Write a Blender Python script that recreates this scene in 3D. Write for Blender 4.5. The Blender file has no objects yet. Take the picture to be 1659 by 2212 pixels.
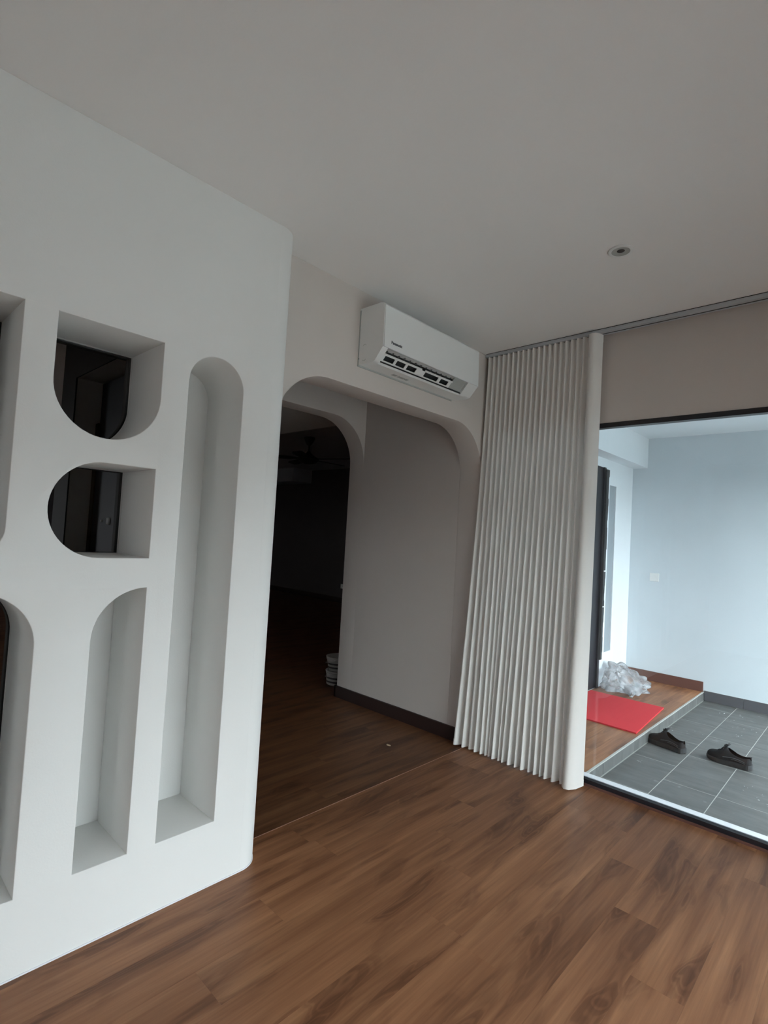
import bpy, bmesh, math, random
from mathutils import Vector, Matrix, noise

random.seed(7)
SC = bpy.context.scene
COL = SC.collection

# ------------------------------------------------------------------ camera
FPX, YAW, PITCH, ROLL, CAMH = 1150.75, 0.75928, 0.04262, 0.05708, 1.4013
def cam_basis():
    f = Vector((-math.sin(YAW)*math.cos(PITCH), math.cos(YAW)*math.cos(PITCH), math.sin(PITCH)))
    r = f.cross(Vector((0, 0, 1))).normalized(); u = r.cross(f)
    r2 = math.cos(ROLL)*r + math.sin(ROLL)*u
    u2 = -math.sin(ROLL)*r + math.cos(ROLL)*u
    return f, r2, u2
F_, R_, U_ = cam_basis()
cam = bpy.data.cameras.new('camera')
cam.sensor_fit = 'HORIZONTAL'; cam.sensor_width = 36.0
cam.lens = FPX/1659*36.0; cam.clip_start = 0.02; cam.clip_end = 200
camo = bpy.data.objects.new('camera', cam); COL.objects.link(camo)
m = Matrix((R_, U_, -F_)).transposed().to_4x4(); m.translation = (0, 0, CAMH)
camo.matrix_world = m
SC.camera = camo

# ------------------------------------------------------------------ world: even overcast sky
w = bpy.data.worlds.new('overcast_sky'); SC.world = w; w.use_nodes = True
bg = w.node_tree.nodes['Background']
bg.inputs['Color'].default_value = (0.92, 0.97, 1.0, 1)
bg.inputs['Strength'].default_value = 1.0

# ------------------------------------------------------------------ exposure
vs = SC.view_settings
vs.view_transform = 'Standard'; vs.look = 'None'; vs.gamma = 1.0
vs.use_curve_mapping = False
vs.exposure = 3.4

# ------------------------------------------------------------------ materials
def srgb(r, g, b):
    def c(v):
        v /= 255.0
        return v/12.92 if v <= 0.04045 else ((v+0.055)/1.055)**2.4
    return (c(r), c(g), c(b), 1)

def mat(name, col, rough=0.6, metal=0.0, bump=0.0, bscale=200, var=0.0, vscale=3, spec=0.5):
    m = bpy.data.materials.new(name); m.use_nodes = True
    nt = m.node_tree; b = nt.nodes['Principled BSDF']
    b.inputs['Roughness'].default_value = rough
    b.inputs['Metallic'].default_value = metal
    b.inputs['Specular IOR Level'].default_value = spec
    tc = nt.nodes.new('ShaderNodeTexCoord')
    n = nt.nodes.new('ShaderNodeTexNoise'); n.inputs['Scale'].default_value = vscale
    n.inputs['Detail'].default_value = 4
    nt.links.new(tc.outputs['Object'], n.inputs['Vector'])
    mx = nt.nodes.new('ShaderNodeMix'); mx.data_type = 'RGBA'; mx.blend_type = 'MIX'
    mx.inputs[6].default_value = tuple(c*(1-var) for c in col[:3])+(1,)
    mx.inputs[7].default_value = tuple(min(1, c*(1+var)) for c in col[:3])+(1,)
    nt.links.new(n.outputs['Fac'], mx.inputs[0])
    nt.links.new(mx.outputs[2], b.inputs['Base Color'])
    if bump:
        nb = nt.nodes.new('ShaderNodeTexNoise'); nb.inputs['Scale'].default_value = bscale
        nb.inputs['Detail'].default_value = 3
        nt.links.new(tc.outputs['Object'], nb.inputs['Vector'])
        bp = nt.nodes.new('ShaderNodeBump'); bp.inputs['Strength'].default_value = bump
        bp.inputs['Distance'].default_value = 0.002
        nt.links.new(nb.outputs['Fac'], bp.inputs['Height'])
        nt.links.new(bp.outputs['Normal'], b.inputs['Normal'])
    return m

M = {}
M['cream'] = mat('feature_wall_paint', (0.79, 0.785, 0.765, 1), 0.75, bump=0.15, bscale=160, var=0.015)
M['taupe'] = mat('taupe_wall_paint', (0.66, 0.605, 0.565, 1), 0.75, bump=0.15, bscale=160, var=0.02)
M['white_ceiling'] = mat('ceiling_paint', (0.88, 0.87, 0.855, 1), 0.85, bump=0.1, bscale=120, var=0.01)
M['porch_wall'] = mat('pale_blue_wall_paint', (0.66, 0.725, 0.765, 1), 0.8, bump=0.35, bscale=60, var=0.06, vscale=2.2)
M['porch_white'] = mat('porch_white_paint', (0.78, 0.83, 0.86, 1), 0.8, bump=0.2, bscale=60, var=0.03)
M['dark_room'] = mat('dark_room_painted_shade', (0.09, 0.08, 0.08, 1), 0.85, var=0.05)  # darkness of the unlit room is put into this low wall colour
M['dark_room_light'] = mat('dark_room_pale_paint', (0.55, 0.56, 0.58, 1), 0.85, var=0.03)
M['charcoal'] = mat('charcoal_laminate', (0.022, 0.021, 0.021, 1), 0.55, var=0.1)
M['black_alu'] = mat('black_aluminium', (0.012, 0.011, 0.016, 1), 0.4, metal=0.0, var=0.05)
M['white_alu'] = mat('white_aluminium', (0.80, 0.80, 0.83, 1), 0.35, var=0.02)
M['grey_alu'] = mat('grey_aluminium', (0.50, 0.53, 0.56, 1), 0.4, var=0.02)
M['slot'] = mat('slot_black', (0.02, 0.022, 0.024, 1), 0.7)
M['white_plastic'] = mat('white_plastic', (0.82, 0.83, 0.82, 1), 0.35, var=0.01)
M['grey_plastic'] = mat('grey_plastic', (0.42, 0.44, 0.42, 1), 0.5, var=0.03)
M['dark_plastic'] = mat('dark_grey_plastic', (0.10, 0.11, 0.105, 1), 0.5)
M['ink'] = mat('dark_print', (0.05, 0.05, 0.06, 1), 0.5)
M['base_brown'] = mat('dark_brown_baseboard', srgb(46, 29, 27), 0.45, var=0.12, vscale=8)
M['porch_base_brown'] = mat('brown_porch_skirting', srgb(104, 70, 62), 0.45, var=0.15, vscale=9)
M['seam'] = mat('worn_seam', srgb(158, 116, 96), 0.6, var=0.1, vscale=20)
M['underlay'] = mat('floor_underlay', (0.03, 0.02, 0.016, 1), 0.8)
M['grout'] = mat('pale_grout', (0.46, 0.46, 0.43, 1), 0.9, bump=0.3, bscale=300, var=0.1, vscale=20)
M['concrete'] = mat('driveway_concrete', (0.10, 0.10, 0.098, 1), 0.9, bump=0.3, bscale=30, var=0.12)
M['bounce_ground'] = mat('pale_bounce_surface', (0.62, 0.62, 0.60, 1), 0.9, bump=0.3, bscale=30, var=0.06)  # kept pale so the added strip bounces daylight indoors
M['shoe_upper'] = mat('black_knit', (0.010, 0.010, 0.012, 1), 0.85, bump=0.8, bscale=420, var=0.4, vscale=60)
M['shoe_sole'] = mat('black_rubber', (0.035, 0.035, 0.037, 1), 0.6, bump=0.5, bscale=120, var=0.7, vscale=45)
M['shoe_trim'] = mat('dark_grey_trim', (0.09, 0.09, 0.10, 1), 0.6)
M['shoe_lining'] = mat('shoe_lining', (0.07, 0.07, 0.07, 1), 0.9, var=0.2, vscale=40)
M['red_mat'] = mat('red_mat_fibre', srgb(214, 52, 62), 0.95, bump=0.8, bscale=350, var=0.06, vscale=120)
M['blue_door'] = mat('blue_black_door', (0.055, 0.06, 0.075, 1), 0.5, var=0.05)
M['brown_wood'] = mat('brown_wood', srgb(90, 70, 45), 0.6, var=0.15)
M['steel'] = mat('brushed_steel', (0.75, 0.76, 0.78, 1), 0.3, metal=1.0)
M['fan_black'] = mat('fan_black', (0.006, 0.006, 0.007, 1), 0.5)
M['bucket'] = mat('pale_bucket', (0.55, 0.56, 0.55, 1), 0.5, var=0.06, vscale=15)
M['bucket_print'] = mat('bucket_print', (0.08, 0.08, 0.09, 1), 0.5)
M['crumb'] = mat('plaster_crumb', (0.5, 0.51, 0.5, 1), 0.9)
M['beige_chip'] = mat('beige_chip', (0.62, 0.5, 0.34, 1), 0.7)
M['grey_glass'] = mat('grey_panel', (0.30, 0.345, 0.375, 1), 0.35, var=0.03)

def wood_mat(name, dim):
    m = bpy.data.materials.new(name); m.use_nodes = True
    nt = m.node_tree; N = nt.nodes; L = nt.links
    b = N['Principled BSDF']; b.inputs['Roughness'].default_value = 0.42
    b.inputs['Specular IOR Level'].default_value = 0.3
    tc = N.new('ShaderNodeTexCoord'); oi = N.new('ShaderNodeObjectInfo')
    sc = N.new('ShaderNodeVectorMath'); sc.operation = 'SCALE'
    cmb = N.new('ShaderNodeCombineXYZ')
    for i, k in enumerate((17.3, 31.7, 9.1)):
        mu = N.new('ShaderNodeMath'); mu.operation = 'MULTIPLY'; mu.inputs[1].default_value = k
        L.new(oi.outputs['Random'], mu.inputs[0]); L.new(mu.outputs[0], cmb.inputs[i])
    add = N.new('ShaderNodeVectorMath'); add.operation = 'ADD'
    L.new(tc.outputs['Object'], add.inputs[0]); L.new(cmb.outputs[0], add.inputs[1])
    def mapped(sx, sy):
        mp = N.new('ShaderNodeMapping'); mp.inputs['Scale'].default_value = (sx, sy, 1)
        L.new(add.outputs[0], mp.inputs['Vector']); return mp.outputs[0]
    def noise_n(vec, scale, detail, rough=0.55, dist=0.0):
        n = N.new('ShaderNodeTexNoise'); n.inputs['Scale'].default_value = scale
        n.inputs['Detail'].default_value = detail; n.inputs['Roughness'].default_value = rough
        n.inputs['Distortion'].default_value = dist
        L.new(vec, n.inputs['Vector']); return n.outputs['Fac']
    # broad figure (cathedral bands): contour lines of a stretched smooth noise
    broad = noise_n(mapped(11.0, 2.0), 1.0, 2.0, 0.45, 0.45)
    mul = N.new('ShaderNodeMath'); mul.operation = 'MULTIPLY'; mul.inputs[1].default_value = 95.0
    L.new(broad, mul.inputs[0])
    sn = N.new('ShaderNodeMath'); sn.operation = 'SINE'; L.new(mul.outputs[0], sn.inputs[0])
    fine = noise_n(mapped(110, 3.0), 1.0, 6.0, 0.6)
    mid = noise_n(mapped(24, 1.1), 1.0, 4.0, 0.55)
    blot = noise_n(mapped(9.0, 1.6), 1.0, 3.0, 0.5, 0.4)
    def ramp(fac, stops):
        r = N.new('ShaderNodeValToRGB'); e = r.color_ramp.elements
        e[0].position, e[0].color = stops[0]; e[1].position, e[1].color = stops[1]
        for p, c in stops[2:]:
            x = e.new(p); x.color = c
        L.new(fac, r.inputs['Fac']); return r.outputs['Color']
    def mixc(fac, a, bcol, mode='MIX'):
        x = N.new('ShaderNodeMix'); x.data_type = 'RGBA'; x.blend_type = mode
        if isinstance(fac, float): x.inputs[0].default_value = fac
        else: L.new(fac, x.inputs[0])
        for s, v in ((6, a), (7, bcol)):
            if isinstance(v, tuple): x.inputs[s].default_value = v
            else: L.new(v, x.inputs[s])
        return x.outputs[2]
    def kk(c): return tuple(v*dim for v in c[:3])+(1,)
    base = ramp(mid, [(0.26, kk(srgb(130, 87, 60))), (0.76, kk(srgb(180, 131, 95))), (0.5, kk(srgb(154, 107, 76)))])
    tone = ramp(oi.outputs['Random'], [(0.0, (0.95, 0.94, 0.93, 1)), (1.0, (1.05, 1.04, 1.03, 1)), (0.5, (1.0, 0.99, 0.98, 1))])
    c = mixc(1.0, base, tone, 'MULTIPLY')
    fg = ramp(fine, [(0.30, (0.80, 0.78, 0.77, 1)), (0.70, (1.08, 1.08, 1.08, 1))])
    c = mixc(0.8, c, fg, 'MULTIPLY')
    # growth-ring figure: fine contour lines inside the dark heart of each board
    figm = ramp(broad, [(0.50, (0, 0, 0, 1)), (0.66, (1, 1, 1, 1))])
    fig = ramp(sn.outputs[0], [(0.0, (0.76, 0.73, 0.72, 1)), (1.0, (1.0, 1.0, 1.0, 1))])
    c2 = mixc(1.0, c, fig, 'MULTIPLY')
    c3 = mixc(figm, c, c2)
    dk = ramp(broad, [(0.50, (1, 1, 1, 1)), (0.70, (0.62, 0.58, 0.58, 1))])
    c4 = mixc(0.85, c3, dk, 'MULTIPLY')
    st = ramp(blot, [(0.60, (1, 1, 1, 1)), (0.74, (0.74, 0.71, 0.70, 1))])
    c4 = mixc(0.5, c4, st, 'MULTIPLY')
    L.new(c4, b.inputs['Base Color'])
    bp = N.new('ShaderNodeBump'); bp.inputs['Strength'].default_value = 0.12; bp.inputs['Distance'].default_value = 0.001
    L.new(fine, bp.inputs['Height']); L.new(bp.outputs['Normal'], b.inputs['Normal'])
    return m
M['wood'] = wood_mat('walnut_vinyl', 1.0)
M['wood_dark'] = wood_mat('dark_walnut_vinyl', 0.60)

def tile_mat():
    m = bpy.data.materials.new('grey_slate_tile'); m.use_nodes = True
    nt = m.node_tree; N = nt.nodes; L = nt.links
    b = N['Principled BSDF']; b.inputs['Roughness'].default_value = 0.5
    tc = N.new('ShaderNodeTexCoord'); oi = N.new('ShaderNodeObjectInfo')
    mu = N.new('ShaderNodeMath'); mu.operation = 'MULTIPLY'; mu.inputs[1].default_value = 23.0
    L.new(oi.outputs['Random'], mu.inputs[0])
    add = N.new('ShaderNodeVectorMath'); add.operation = 'ADD'
    L.new(tc.outputs['Object'], add.inputs[0]); L.new(mu.outputs[0], add.inputs[1])
    mp = N.new('ShaderNodeMapping'); mp.inputs['Scale'].default_value = (1.2, 5.0, 1)
    L.new(add.outputs[0], mp.inputs['Vector'])
    n = N.new('ShaderNodeTexNoise'); n.inputs['Scale'].default_value = 3.0; n.inputs['Detail'].default_value = 8
    n.inputs['Roughness'].default_value = 0.62
    L.new(mp.outputs[0], n.inputs['Vector'])
    r = N.new('ShaderNodeValToRGB'); e = r.color_ramp.elements
    e[0].position = 0.3; e[0].color = (0.088, 0.091, 0.088, 1)
    e[1].position = 0.75; e[1].color = (0.162, 0.166, 0.160, 1)
    L.new(n.outputs['Fac'], r.inputs['Fac'])
    # dusty scuffs
    n2 = N.new('ShaderNodeTexNoise'); n2.inputs['Scale'].default_value = 14.0; n2.inputs['Detail'].default_value = 6
    L.new(add.outputs[0], n2.inputs['Vector'])
    r2 = N.new('ShaderNodeValToRGB'); e = r2.color_ramp.elements
    e[0].position = 0.66; e[0].color = (0, 0, 0, 1); e[1].position = 0.80; e[1].color = (0.5, 0.5, 0.5, 1)
    L.new(n2.outputs['Fac'], r2.inputs['Fac'])
    x = N.new('ShaderNodeMix'); x.data_type = 'RGBA'
    L.new(r2.outputs['Color'], x.inputs[0]); L.new(r.outputs['Color'], x.inputs[6]); x.inputs[7].default_value = (0.42, 0.44, 0.44, 1)
    L.new(x.outputs[2], b.inputs['Base Color'])
    bp = N.new('ShaderNodeBump'); bp.inputs['Strength'].default_value = 0.25; bp.inputs['Distance'].default_value = 0.002
    L.new(n.outputs['Fac'], bp.inputs['Height']); L.new(bp.outputs['Normal'], b.inputs['Normal'])
    return m
M['tile'] = tile_mat()

def curtain_mat():
    m = bpy.data.materials.new('off_white_linen'); m.use_nodes = True
    nt = m.node_tree; N = nt.nodes; L = nt.links
    b = N['Principled BSDF']; out = N['Material Output']
    b.inputs['Roughness'].default_value = 0.9; b.inputs['Specular IOR Level'].default_value = 0.1
    tc = N.new('ShaderNodeTexCoord')
    mp = N.new('ShaderNodeMapping'); mp.inputs['Scale'].default_value = (30, 30, 5)
    L.new(tc.outputs['Object'], mp.inputs['Vector'])
    n = N.new('ShaderNodeTexNoise'); n.inputs['Scale'].default_value = 1.0; n.inputs['Detail'].default_value = 3
    L.new(mp.outputs[0], n.inputs['Vector'])
    r = N.new('ShaderNodeValToRGB'); e = r.color_ramp.elements
    e[0].color = (0.90, 0.875, 0.84, 1); e[1].color = (0.92, 0.90, 0.865, 1)
    L.new(n.outputs['Fac'], r.inputs['Fac']); L.new(r.outputs['Color'], b.inputs['Base Color'])
    tr = N.new('ShaderNodeBsdfTranslucent'); L.new(r.outputs['Color'], tr.inputs['Color'])
    mx = N.new('ShaderNodeMixShader'); mx.inputs[0].default_value = 0.15
    L.new(b.outputs[0], mx.inputs[1]); L.new(tr.outputs[0], mx.inputs[2]); L.new(mx.outputs[0], out.inputs['Surface'])
    return m
M['curtain'] = curtain_mat()

def glass_mat(name, tint=(0.93, 0.97, 0.98, 1)):
    m = bpy.data.materials.new(name); m.use_nodes = True
    nt = m.node_tree; N = nt.nodes; L = nt.links
    out = N['Material Output']; N.remove(N['Principled BSDF'])
    tr = N.new('ShaderNodeBsdfTransparent'); tr.inputs['Color'].default_value = tint
    gl = N.new('ShaderNodeBsdfGlossy'); gl.inputs['Roughness'].default_value = 0.01
    fr = N.new('ShaderNodeFresnel'); fr.inputs['IOR'].default_value = 1.5
    mx = N.new('ShaderNodeMixShader')
    L.new(fr.outputs[0], mx.inputs[0]); L.new(tr.outputs[0], mx.inputs[1]); L.new(gl.outputs[0], mx.inputs[2])
    L.new(mx.outputs[0], out.inputs['Surface'])
    return m
M['glass'] = glass_mat('clear_glass')

def bag_mat():
    m = bpy.data.materials.new('clear_plastic_film'); m.use_nodes = True
    nt = m.node_tree; N = nt.nodes; L = nt.links
    out = N['Material Output']; N.remove(N['Principled BSDF'])
    tr = N.new('ShaderNodeBsdfTransparent'); tr.inputs['Color'].default_value = (0.95, 0.95, 0.96, 1)
    df = N.new('ShaderNodeBsdfDiffuse'); df.inputs['Color'].default_value = (0.85, 0.86, 0.89, 1)
    tl = N.new('ShaderNodeBsdfTranslucent'); tl.inputs['Color'].default_value = (0.85, 0.86, 0.89, 1)
    gl = N.new('ShaderNodeBsdfGlossy'); gl.inputs['Roughness'].default_value = 0.15
    a = N.new('ShaderNodeMixShader'); a.inputs[0].default_value = 0.4
    L.new(df.outputs[0], a.inputs[1]); L.new(tl.outputs[0], a.inputs[2])
    tc = N.new('ShaderNodeTexCoord'); nn = N.new('ShaderNodeTexNoise'); nn.inputs['Scale'].default_value = 9
    L.new(tc.outputs['Object'], nn.inputs['Vector'])
    rp = N.new('ShaderNodeValToRGB'); e = rp.color_ramp.elements
    e[0].position = 0.35; e[0].color = (0.16, 0.16, 0.16, 1); e[1].position = 0.68; e[1].color = (0.55, 0.55, 0.55, 1)
    L.new(nn.outputs['Fac'], rp.inputs['Fac'])
    bm_ = N.new('ShaderNodeMixShader')
    L.new(rp.outputs['Color'], bm_.inputs[0]); L.new(tr.outputs[0], bm_.inputs[1]); L.new(a.outputs[0], bm_.inputs[2])
    fr = N.new('ShaderNodeFresnel'); fr.inputs['IOR'].default_value = 1.35
    c = N.new('ShaderNodeMixShader'); L.new(fr.outputs[0], c.inputs[0]); L.new(bm_.outputs[0], c.inputs[1]); L.new(gl.outputs[0], c.inputs[2])
    L.new(c.outputs[0], out.inputs['Surface'])
    return m
M['film'] = bag_mat()

# ------------------------------------------------------------------ helpers
def bx(bm, x0, x1, y0, y1, z0, z1, bev=0.0):
    vs_ = [bm.verts.new((x, y, z)) for x in (x0, x1) for y in (y0, y1) for z in (z0, z1)]
    fs = []
    for idx in ((0, 1, 3, 2), (4, 6, 7, 5), (0, 4, 5, 1), (2, 3, 7, 6), (0, 2, 6, 4), (1, 5, 7, 3)):
        fs.append(bm.faces.new([vs_[i] for i in idx]))
    if bev:
        es = list({e for f in fs for e in f.edges})
        bmesh.ops.bevel(bm, geom=es, offset=bev, segments=2, affect='EDGES', profile=0.5)

def prism_y(bm, pts, y0, y1):
    """polygon in (x,z) extruded along y"""
    a = [bm.verts.new((x, y0, z)) for x, z in pts]; b = [bm.verts.new((x, y1, z)) for x, z in pts]
    n = len(pts)
    bm.faces.new(a); bm.faces.new(b[::-1])
    for i in range(n):
        bm.faces.new((a[i], b[i], b[(i+1) % n], a[(i+1) % n]))

def prism_z(bm, pts, z0, z1):
    a = [bm.verts.new((x, y, z0)) for x, y in pts]; b = [bm.verts.new((x, y, z1)) for x, y in pts]
    n = len(pts)
    bm.faces.new(a[::-1]); bm.faces.new(b)
    for i in range(n):
        bm.faces.new((a[i], a[(i+1) % n], b[(i+1) % n], b[i]))

def lathe(bm, prof, c=(0, 0, 0), seg=32, cap0=False, cap1=False):
    rings = []
    for r, z in prof:
        rings.append([bm.verts.new((c[0]+r*math.cos(2*math.pi*i/seg), c[1]+r*math.sin(2*math.pi*i/seg), c[2]+z)) for i in range(seg)])
    for a, b in zip(rings, rings[1:]):
        for i in range(seg):
            bm.faces.new((a[i], a[(i+1) % seg], b[(i+1) % seg], b[i]))
    if cap0: bm.faces.new(rings[0][::-1])
    if cap1: bm.faces.new(rings[-1])

def tube(bm, pts, r, seg=8):
    pts = [Vector(p) for p in pts]; rings = []
    for i, p in enumerate(pts):
        d = (pts[min(i+1, len(pts)-1)]-pts[max(i-1, 0)]).normalized()
        u = d.cross(Vector((0, 0, 1)))
        if u.length < 1e-3: u = d.cross(Vector((1, 0, 0)))
        u.normalize(); v = d.cross(u)
        rr = r[i] if isinstance(r, (list, tuple)) else r
        rings.append([bm.verts.new(p+rr*(math.cos(2*math.pi*k/seg)*u+math.sin(2*math.pi*k/seg)*v)) for k in range(seg)])
    for a, b in zip(rings, rings[1:]):
        for i in range(seg): bm.faces.new((a[i], a[(i+1) % seg], b[(i+1) % seg], b[i]))
    bm.faces.new(rings[0][::-1]); bm.faces.new(rings[-1])

def finish(me, smooth=None):
    if smooth is not None:
        for p in me.polygons: p.use_smooth = True
        me.set_sharp_from_angle(angle=math.radians(smooth))

def obj(name, bm, material, parent=None, smooth=None):
    bmesh.ops.recalc_face_normals(bm, faces=bm.faces)
    me = bpy.data.meshes.new(name); bm.to_mesh(me); bm.free()
    me.materials.append(M[material]); finish(me, smooth)
    o = bpy.data.objects.new(name, me); COL.objects.link(o)
    if parent is not None: attach(o, parent)
    return o

ROOTLOC = {}
def root_matrix(p):
    return Matrix.LocRotScale(p.location, p.rotation_euler, p.scale)
def world_matrix(p):
    if p.parent is None: return root_matrix(p)
    return world_matrix(p.parent) @ p.matrix_parent_inverse @ root_matrix(p)
def attach(o, parent):
    """o keeps its world placement"""
    o.parent = parent
    o.matrix_parent_inverse = world_matrix(parent).inverted()

def tag(o, label=None, cat=None, group=None, kind=None):
    if label: o['label'] = label
    if cat: o['category'] = cat
    if group: o['group'] = group
    if kind: o['kind'] = kind
    return o
def thing(name, loc, label, cat, group=None, rz=0):
    o = bpy.data.objects.new(name, None); COL.objects.link(o)
    o.location = loc; o.rotation_euler = (0, 0, rz); o.empty_display_size = 0.05
    return tag(o, label, cat, group)
def struct(name, bm, material, label, cat, parent=None, smooth=None):
    o = obj(name, bm, material, parent, smooth)
    return tag(o, label, cat, kind='structure')
def one_box(*a, bev=0.0):
    bm = bmesh.new(); bx(bm, *a, bev=bev); return bm

def poly_mesh(loops, x0, x1, bevel=0.0):
    """outline + holes in the (y,z) plane, filled and extruded from x0 to x1 -> bmesh"""
    cu = bpy.data.curves.new('tmp', 'CURVE'); cu.dimensions = '2D'; cu.fill_mode = 'BOTH'
    for lp in loops:
        s = cu.splines.new('POLY'); s.points.add(len(lp)-1); s.use_cyclic_u = True
        for p, (y, z) in zip(s.points, lp): p.co = (y, z, 0, 1)
    th = abs(x1-x0)/2
    cu.extrude = th-bevel; cu.bevel_depth = bevel; cu.offset = -bevel; cu.bevel_resolution = 2
    o = bpy.data.objects.new('tmp', cu); COL.objects.link(o)
    bpy.context.view_layer.update()
    me = bpy.data.meshes.new_from_object(o.evaluated_get(bpy.context.evaluated_depsgraph_get()))
    bpy.data.objects.remove(o); bpy.data.curves.remove(cu)
    bm = bmesh.new(); bm.from_mesh(me); bpy.data.meshes.remove(me)
    # local (u,v,w) -> world (x = mid+w, y = u, z = v)
    bm.transform(Matrix(((0, 0, 1, (x0+x1)/2), (1, 0, 0, 0), (0, 1, 0, 0), (0, 0, 0, 1))))
    bmesh.ops.remove_doubles(bm, verts=bm.verts, dist=1e-5)
    return bm

def arc(cy, cz, r, a0, a1, n=20):
    return [(cy+r*math.cos(math.radians(a0+(a1-a0)*i/n)), cz+r*math.sin(math.radians(a0+(a1-a0)*i/n))) for i in range(n+1)]

# ------------------------------------------------------------------ dimensions (metres)
HC = 2.70            # ceiling
XA, XB = -1.9016, -2.0653   # niche wall face, archway wall face
DG = 3.20            # glass wall plane
YP = 3.13            # passage right wall
XF = 1.35            # front wall (behind the viewer, to the right)
YR = -2.6            # rear wall
ZT = -0.085          # porch tiles
XS = -1.342          # porch step
YW, XL = 6.25, -2.10 # porch back wall, porch left wall
ZPC = 2.63           # porch ceiling
FZ = 2.1
PRX, EVX = 0.55, 1.6  # outer edges of the porch roof and of the front eaves

# ------------------------------------------------------------------ setting: floor with planks
PW = 0.16
floor = struct('floor', one_box(-3.41, XF, YR, DG+0.04, -0.06, -0.0085), 'underlay', 'walnut brown plank floor of the bare room', 'floor')
plank_cache = {}
def plank_mesh(wd, ln, wm='wood'):
    k = (round(wd, 3), round(ln, 3), wm)
    if k not in plank_cache:
        bm = bmesh.new(); bx(bm, -wd/2+0.00005, wd/2-0.00005, -ln/2+0.00005, ln/2-0.00005, -0.008, 0.0, bev=0.0003)
        bmesh.ops.recalc_face_normals(bm, faces=bm.faces)
        me = bpy.data.meshes.new('plank'); bm.to_mesh(me); bm.free(); me.materials.append(M[wm])
        plank_cache[k] = me
    return plank_cache[k]
def lay(xa, xb, y0, y1, parent, joint, wm='wood'):
    ln = 1.22
    ys = [y0]
    j = joint
    while j > y0: j -= ln
    j += ln
    while j < y1-0.02:
        if j-y0 > 0.02: ys.append(j)
        j += ln
    ys.append(y1)
    for a, b in zip(ys, ys[1:]):
        o = bpy.data.objects.new('plank', plank_mesh(xb-xa, b-a, wm)); COL.objects.link(o)
        o.location = ((xa+xb)/2, (a+b)/2, 0); attach(o, parent)
joints = {-1.56: 0.905, -1.72: 1.24, -1.08: 1.625, -0.76: 2.24, -0.60: 1.936, -1.24: 2.88, -1.88: 1.641, -1.40: 1.96, -0.44: 2.87, -0.92: 2.565}
x = -1.40-PW*4
lay(-2.062, x, YR, DG-0.012, floor, 0.4)
i = 0
while x < XF-0.01:
    xb = min(x+PW, XF)
    y0 = YR
    lay(x, xb, y0, DG-0.012, floor, joints.get(round(x, 2), random.random()*1.22))
    x += PW; i += 1
x = -3.41
while x < -2.07:
    xb = min(x+PW, -2.0665)
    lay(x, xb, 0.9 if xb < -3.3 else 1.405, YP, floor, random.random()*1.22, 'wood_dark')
    x += PW
# thin worn edge where the passage boards meet the room boards
tag(obj('trim_2', one_box(-2.0662, -2.0635, 1.41, YP, -0.006, 0.0012), 'seam'), 'thin brown seam strip across the archway floor', 'trim', kind='structure')

# ------------------------------------------------------------------ ceiling
struct('ceiling', one_box(-3.41, XF+0.15, YR-0.15, DG+0.15, HC, HC+0.15), 'white_ceiling', 'plain white plastered ceiling of the main room', 'ceiling')

# ------------------------------------------------------------------ feature wall with niches
up = [(0.470, 2.047), (0.808, 2.047)] + arc(0.639, 1.838, 0.169, 0, -180, 28)
lo = [(0.809, 1.271), (0.809, 1.588)] + arc(0.642, 1.4295, 0.1585, 90, 270, 28)
tall = [(0.909, 0.245), (1.139, 0.245)] + arc(1.024, 1.937, 0.115, 0, 180, 28)
short = [(0.638, 0.247), (0.809, 0.247), (0.809, 1.167)] + arc(0.810, 0.995, 0.172, 91, 180, 18)
lefl = [(0.306, 0.240), (0.477, 0.240)] + arc(0.305, 0.995, 0.172, 0, 89, 18) + [(0.306, 1.167)]
leup = [(0.205, 2.050), (0.205, 1.36)] + arc(0.29, 1.36, 0.088, 180, 360, 20) + [(0.378, 2.050)]
# further niches out of view, in the same rhythm
mir = lambda lp: [(2*0.135-0.0 - y, z) for y, z in lp][::-1]
left2 = mir(up); left3 = mir(lo); left4 = mir(tall); left5 = mir(short)
Y0W, YE, RC = YR, 1.376, 0.10
XN, XBK = -2.192, -2.205
bm = poly_mesh([[(Y0W, 0), (YE-RC, 0), (YE-RC, HC), (Y0W, HC)], up, lo, tall, short, lefl, leup, left2, left3, left4, left5], XN, XA, bevel=0.003)
# rounded end of the wall
end = [(XBK, YE-RC-0.006), (XA+0.0002, YE-RC-0.006)] + [(XA+0.0002-RC+RC*math.cos(math.radians(a)), YE-RC+RC*math.sin(math.radians(a))) for a in range(0, 91, 6)] + [(XBK, YE)]
prism_z(bm, end, 0, HC)
b2 = poly_mesh([[(Y0W, 0), (YE-RC, 0), (YE-RC, HC), (Y0W, HC)], up, lo, lefl, leup, left2, left3], XBK, XN+0.0005)
tmp = bpy.data.meshes.new('t'); b2.to_mesh(tmp); b2.free(); bm.from_mesh(tmp); bpy.data.meshes.remove(tmp)
wl = struct('wall_left', bm, 'cream', 'cream feature wall with arched niches and a rounded end', 'wall', smooth=35)
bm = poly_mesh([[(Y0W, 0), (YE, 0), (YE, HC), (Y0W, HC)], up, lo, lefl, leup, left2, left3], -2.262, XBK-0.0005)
obj('back_panel', bm, 'charcoal', wl)['label'] = 'black panel lining the back of the feature wall'
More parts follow.
